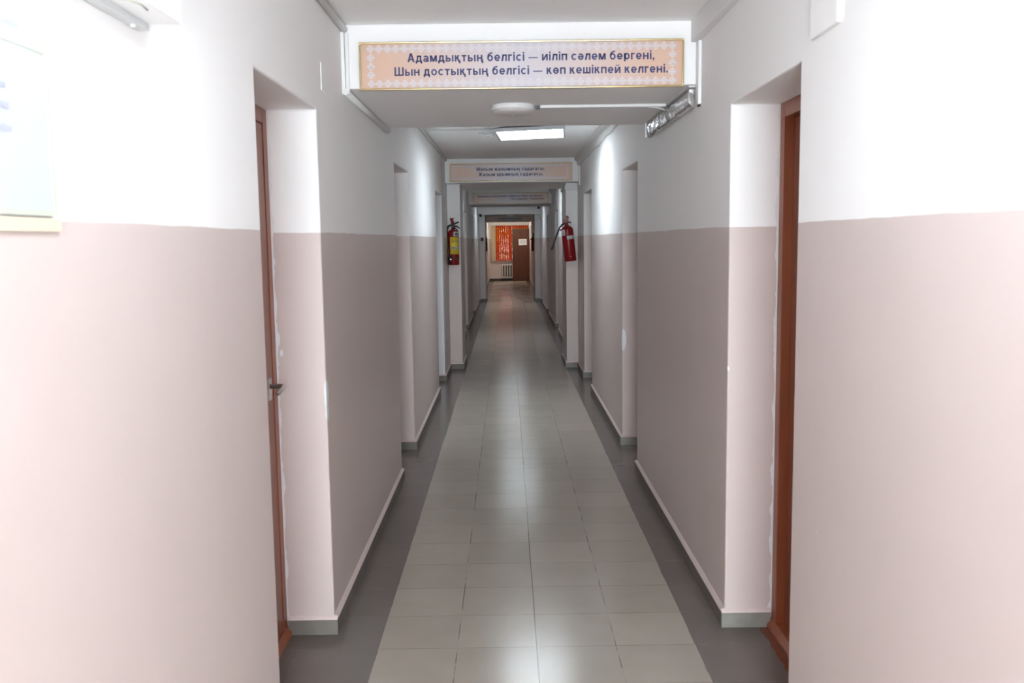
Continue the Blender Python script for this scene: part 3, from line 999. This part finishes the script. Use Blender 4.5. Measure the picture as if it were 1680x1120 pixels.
wb = empty('wall_box', (XL, 1.35, 2.08))
mb = MB(); mb.box(0, .083, -.55, .455, -.130, .15); mb.build('case', m_white, wb, bevel=.004)
mb = MB(); mb.box(.001, .022, -.53, .45, -.142, -.1302); mb.build('mounting_strip', m_grey_pl, wb)
mb = MB(); mb.lathe([(0, -.1465), (.004, -.146), (.0045, -.143), (.0045, -.141)], (.011, .40, 0), 10); mb.build('screw', m_white, wb)
mb = MB(); mb.tube([(.040, .26, -.1305), (.060, .27, -.1305), (.066, .30, -.1305), (.062, .34, -.1305)], .002, 6); mb.build('green_mark', m_pgreen, wb)
tag(wb, 'white box mounted high on the left wall at the top edge of the photo', 'wall box')

# notice board at the left edge
nb = empty('notice_board', (XL, 1.42, 1.555))
mb = MB(); mb.box(0, .008, -.62, .0, .022, .325); mb.build('board', m_board, nb)
mb = MB(); mb.box(.008, .0092, -.62, .0, .262, .325); mb.build('header', m_pgreen, nb)
mb = MB()
for a, b, c, d in ((-.62, 0, .022, .030), (-.010, 0, .030, .262)): mb.box(.0081, .0092, a, b, c, d)
mb.build('green_border', m_pgreen, nb, merge=False)
mb = MB(); mb.box(0, .0065, -.62, .014, -.001, .019); mb.build('yellow_strip', m_pyel, nb)
for y1_, z, w in ((-.080, .287, .30), (-.133, .232, .34), (-.123, .199, .32), (-.118, .172, .30), (-.117, .141, .33)):
    mb = MB()
    x = y1_ - w
    while x < y1_ - .004:
        l = random.uniform(.004, .009)
        hh = random.choice((.009, .007, .008))
        mb.box(.0093, .0098, x, min(x + l, y1_), z - hh / 2, z + hh / 2)
        x += l + .0025
    mb.build('printed_line', m_inkfaint, nb, merge=False)
tag(nb, 'pale notice board with faint blue print at the left edge of the photo', 'notice board')

# small far fittings
def cam_thing(x, y, z, label, wire):
    s = 1 if x < 0 else -1
    root = empty('security_camera', (x, y, z))
    mb = MB(); mb.lathe([(0, .03), (.022, .028), (.030, .012), (.030, -.006), (.024, -.022), (.010, -.032), (0, -.034)], seg=18); mb.build('dome', m_black, root)
    mb = MB(); mb.box(min(0, -s * .05), max(0, -s * .05), -.02, .02, .02, .04); mb.build('bracket', m_black, root)
    if wire:
        mb = MB(); mb.tube([(-s * .02, 0, -.02), (-s * .022, 0, -.08), (-s * .020, 0, -.16)], .009, 8); mb.build('white_plug', m_white, root)
    return tag(root, label, 'security camera', 'small black devices by the fourth beam')
cam_thing(XL + .06, 22.62, 2.135, 'small black device with a white plug on the left wall by the fourth beam', True)
cam_thing(XR - .06, 22.35, 2.30, 'small black device high on the right wall by the fourth beam', False)
cp = empty('call_point', (XL + .075, 23.05, 1.555))
mb = MB(); mb.box(-.035, .035, -.03, 0, -.045, .045); mb.build('case', m_dred, cp, bevel=.005)
mb = MB(); mb.box(-.018, .018, -.033, -.029, -.02, .02); mb.build('push_plate', m_black, cp)
tag(cp, 'small dark red box on the left pillar at the fourth beam', 'fire alarm box')
ls = empty('light_switch', (XL, 21.5, 1.46))
mb = MB(); mb.box(0, .012, -.04, .04, -.06, .06); mb.build('plate', m_white, ls, bevel=.004)
mb = MB(); mb.box(.012, .018, -.02, .02, -.03, .03); mb.build('rocker', m_white, ls, bevel=.002)
tag(ls, 'white light switch on the far left wall before the fourth beam', 'light switch')

# ------------------------------------------------------------------ fire extinguishers
def wrap_patch(name, r, z0, z1, a0, a1, mat, parent, seg=14):
    mb = MB()
    mb.lathe([(r - .001, z0), (r, z0), (r, z1), (r - .001, z1)], seg=seg, a0=a0, a1=a1)
    return mb.build(name, mat, parent)

def extinguisher(x, y, z, R, tilt, rz, label, kind, hose_dir=1):
    root = empty('fire_extinguisher', (x, y, z), (0, tilt, rz))
    Hs = .388
    mb = MB()
    mb.lathe([(0, .012), (R * .80, .012), (R * .80, .0), (R * .93, 0), (R, .010), (R, Hs - .03), (R * .96, Hs - .012), (R * .84, Hs + .006), (R * .62, Hs + .018),
              (R * .36, Hs + .024), (R * .33, Hs + .040), (0, Hs + .040)], seg=36)
    mb.build('body', m_red, root)
    V = Hs + .040
    mb = MB()
    mb.lathe([(.017, V - .004), (.019, V + .004), (.019, V + .018), (.013, V + .022), (.013, V + .05), (0, V + .05)], seg=18)
    mb.box(-.016, .016, -.013, .013, V + .018, V + .046)
    valve = mb.build('valve', m_black if kind == 'A' else m_dred, root, bevel=.002, merge=False)
    if kind == 'A':
        mb = MB()
        mb.tube([(.006, 0, V + .044), (.030, 0, V + .056), (.055, 0, V + .068), (.072, 0, V + .070)], [.010, .009, .008, .006], 8)
        mb.build('squeeze_lever', m_black, valve)
        mb = MB()
        mb.tube([(.010, 0, V + .022), (.040, 0, V + .024), (.062, 0, V + .010), (.078, 0, V - .004)], [.010, .009, .008, .005], 8)
        mb.build('carry_lever', m_black, valve)
        mb = MB()
        mb.tube([(-.002, 0, V + .045), (-.006, 0, V + .075), (-.014, 0, V + .095), (-.017, 0, V + .110)], [.017, .018, .017, .020], 10)
        mb.tube([(-.012, 0, V + .104), (.012, 0, V + .118)], [.010, .005], 8); mb.tube([(-.018, 0, V + .106), (-.033, 0, V + .118)], [.010, .005], 8)
        mb.build('top_grip', m_red, root, merge=False)
        mb = MB()
        mb.tube([(-.012, -.01, V + .034), (-.035, -.02, V + .034), (-.060, -.03, V + .016), (-.070, -.038, V - .03), (-.072, -.042, V - .10), (-.066, -.048, .22), (-.052, -.056, .12), (-.036, -.066, .06), (-.030, -.070, .005)],
                [.010, .011, .012, .012, .012, .012, .013, .014, .014], 10)
        mb.build('hose', m_black, root)
        mb = MB(); mb.tube([(.02, -.01, V + .005), (.045, -.03, V - .012), (.060, -.045, V - .045)], [.006, .006, .005], 8); mb.build('seal_wire', m_black, root)
        wrap_patch('sticker', R + .0012, .335, .400 - .012, math.radians(278), math.radians(330), m_sticker, root)
        wrap_patch('round_seal', R + .0026, .345, .372, math.radians(290), math.radians(322), m_seal, root)
        lab = wrap_patch('paper_label', R + .0012, .125, .325, math.radians(238), math.radians(338), m_yellow, root)
        wrap_patch('label_rule', R + .0022, .270, .275, math.radians(242), math.radians(335), m_seal, lab)
        wrap_patch('label_print', R + .0022, .188, .208, math.radians(238), math.radians(338), m_sticker, lab)
        t = text_obj('label_letters', 'А В С Е', m_seal, lab, .105, 0, .190, 0, 'CENTER', height=.022)
        for v in t.data.vertices:
            a = math.radians(288) + v.co.x / R
            r = R + .0034
            v.co = Vector((r * math.cos(a), r * math.sin(a), v.co.z))
        mb = MB(); mb.lathe([(R + .0005, .070), (R + .0035, .070), (R + .0035, .088), (R + .0005, .088)], seg=36)
        mb.build('strap', m_iron, root)
        mb = MB(); mb.box(-.036, -.022, -.092, -.070, .062, .072); mb.build('buckle', m_steel, root)
    else:
        mb = MB()
        mb.prism([(-.010, V + .02), (.016, V + .02), (.024, V + .045), (.034, V + .082), (.032, V + .096), (.012, V + .094), (-.006, V + .066), (-.036, V + .040), (-.040, V + .026)], 'y', -.012, .012)
        mb.build('squeeze_lever', m_red, valve, bevel=.003)
        mb = MB(); mb.tube([(.012, 0, V + .020), (.030, 0, V + .028), (.048, 0, V + .022), (.055, 0, V + .014)], [.008, .008, .007, .005], 8)
        mb.build('carry_lever', m_dred, valve)
        mb = MB(); mb.tube([(.006, .004, V + .090), (.016, .0, V + .100), (.028, .004, V + .098)], .005, 6); mb.build('pull_ring', m_iron, valve)
        mb = MB()
        p = [(-.014, -.004, V + .018), (-.045, -.012, V + .012), (-.085, -.018, V - .022), (-.122, -.02, V - .095), (-.158, -.02, V - .165), (-.192, -.02, V - .240), (-.206, -.02, V - .27)]
        p = [(q[0] * hose_dir, q[1], q[2]) for q in p]
        mb.tube(p, [.0095] * 5 + [.011, .0135], 10)
        mb.build('hose', m_black, root)
        mb = MB(); mb.prism([(-R * .55, Hs - .005), (-R * 1.25, Hs - .002), (-R * 1.2, Hs - .018), (-R * .9, Hs - .03)], 'y', -.01, .01); mb.build('hose_clip', m_red, root)
        wrap_patch('sticker', R + .0012, .305, .375, math.radians(200), math.radians(243), m_sticker, root)
        wrap_patch('paper_band', R + .0012, .255, .298, math.radians(255), math.radians(342), m_sticker, root)
        mb = MB(); mb.lathe([(.004, R - .002), (.004, R + .004), (0, R + .005)], (0.002, 0, .055), 8, axis='y'); mb.build('rivet', m_steel, root)
    mb = MB(); mb.box(-.02, .02, R - .004, .085, Hs - .06, Hs - .02); mb.build('wall_bracket', m_iron, root)
    return tag(root, label, 'fire extinguisher', 'fire extinguishers on the pillars')
extinguisher(-.631, 10.775, 1.248, .066, 0, 0, 'red fire extinguisher with a yellow label on the left pillar', 'A')
extinguisher(.746, 10.772, 1.275, .070, math.radians(-6.0), 0, 'red fire extinguisher with a white band, tilted on the right pillar', 'B')
extinguisher(XL + .066, 27.0, 1.20, .055, 0, math.radians(90), 'far dark fire extinguisher on the left wall, half hidden behind the pillar', 'B')
extinguisher(XR - .066, 27.0, 1.20, .055, 0, math.radians(90), 'far dark fire extinguisher on the right wall, half hidden behind the pillar', 'B')

bpy.context.view_layer.update()
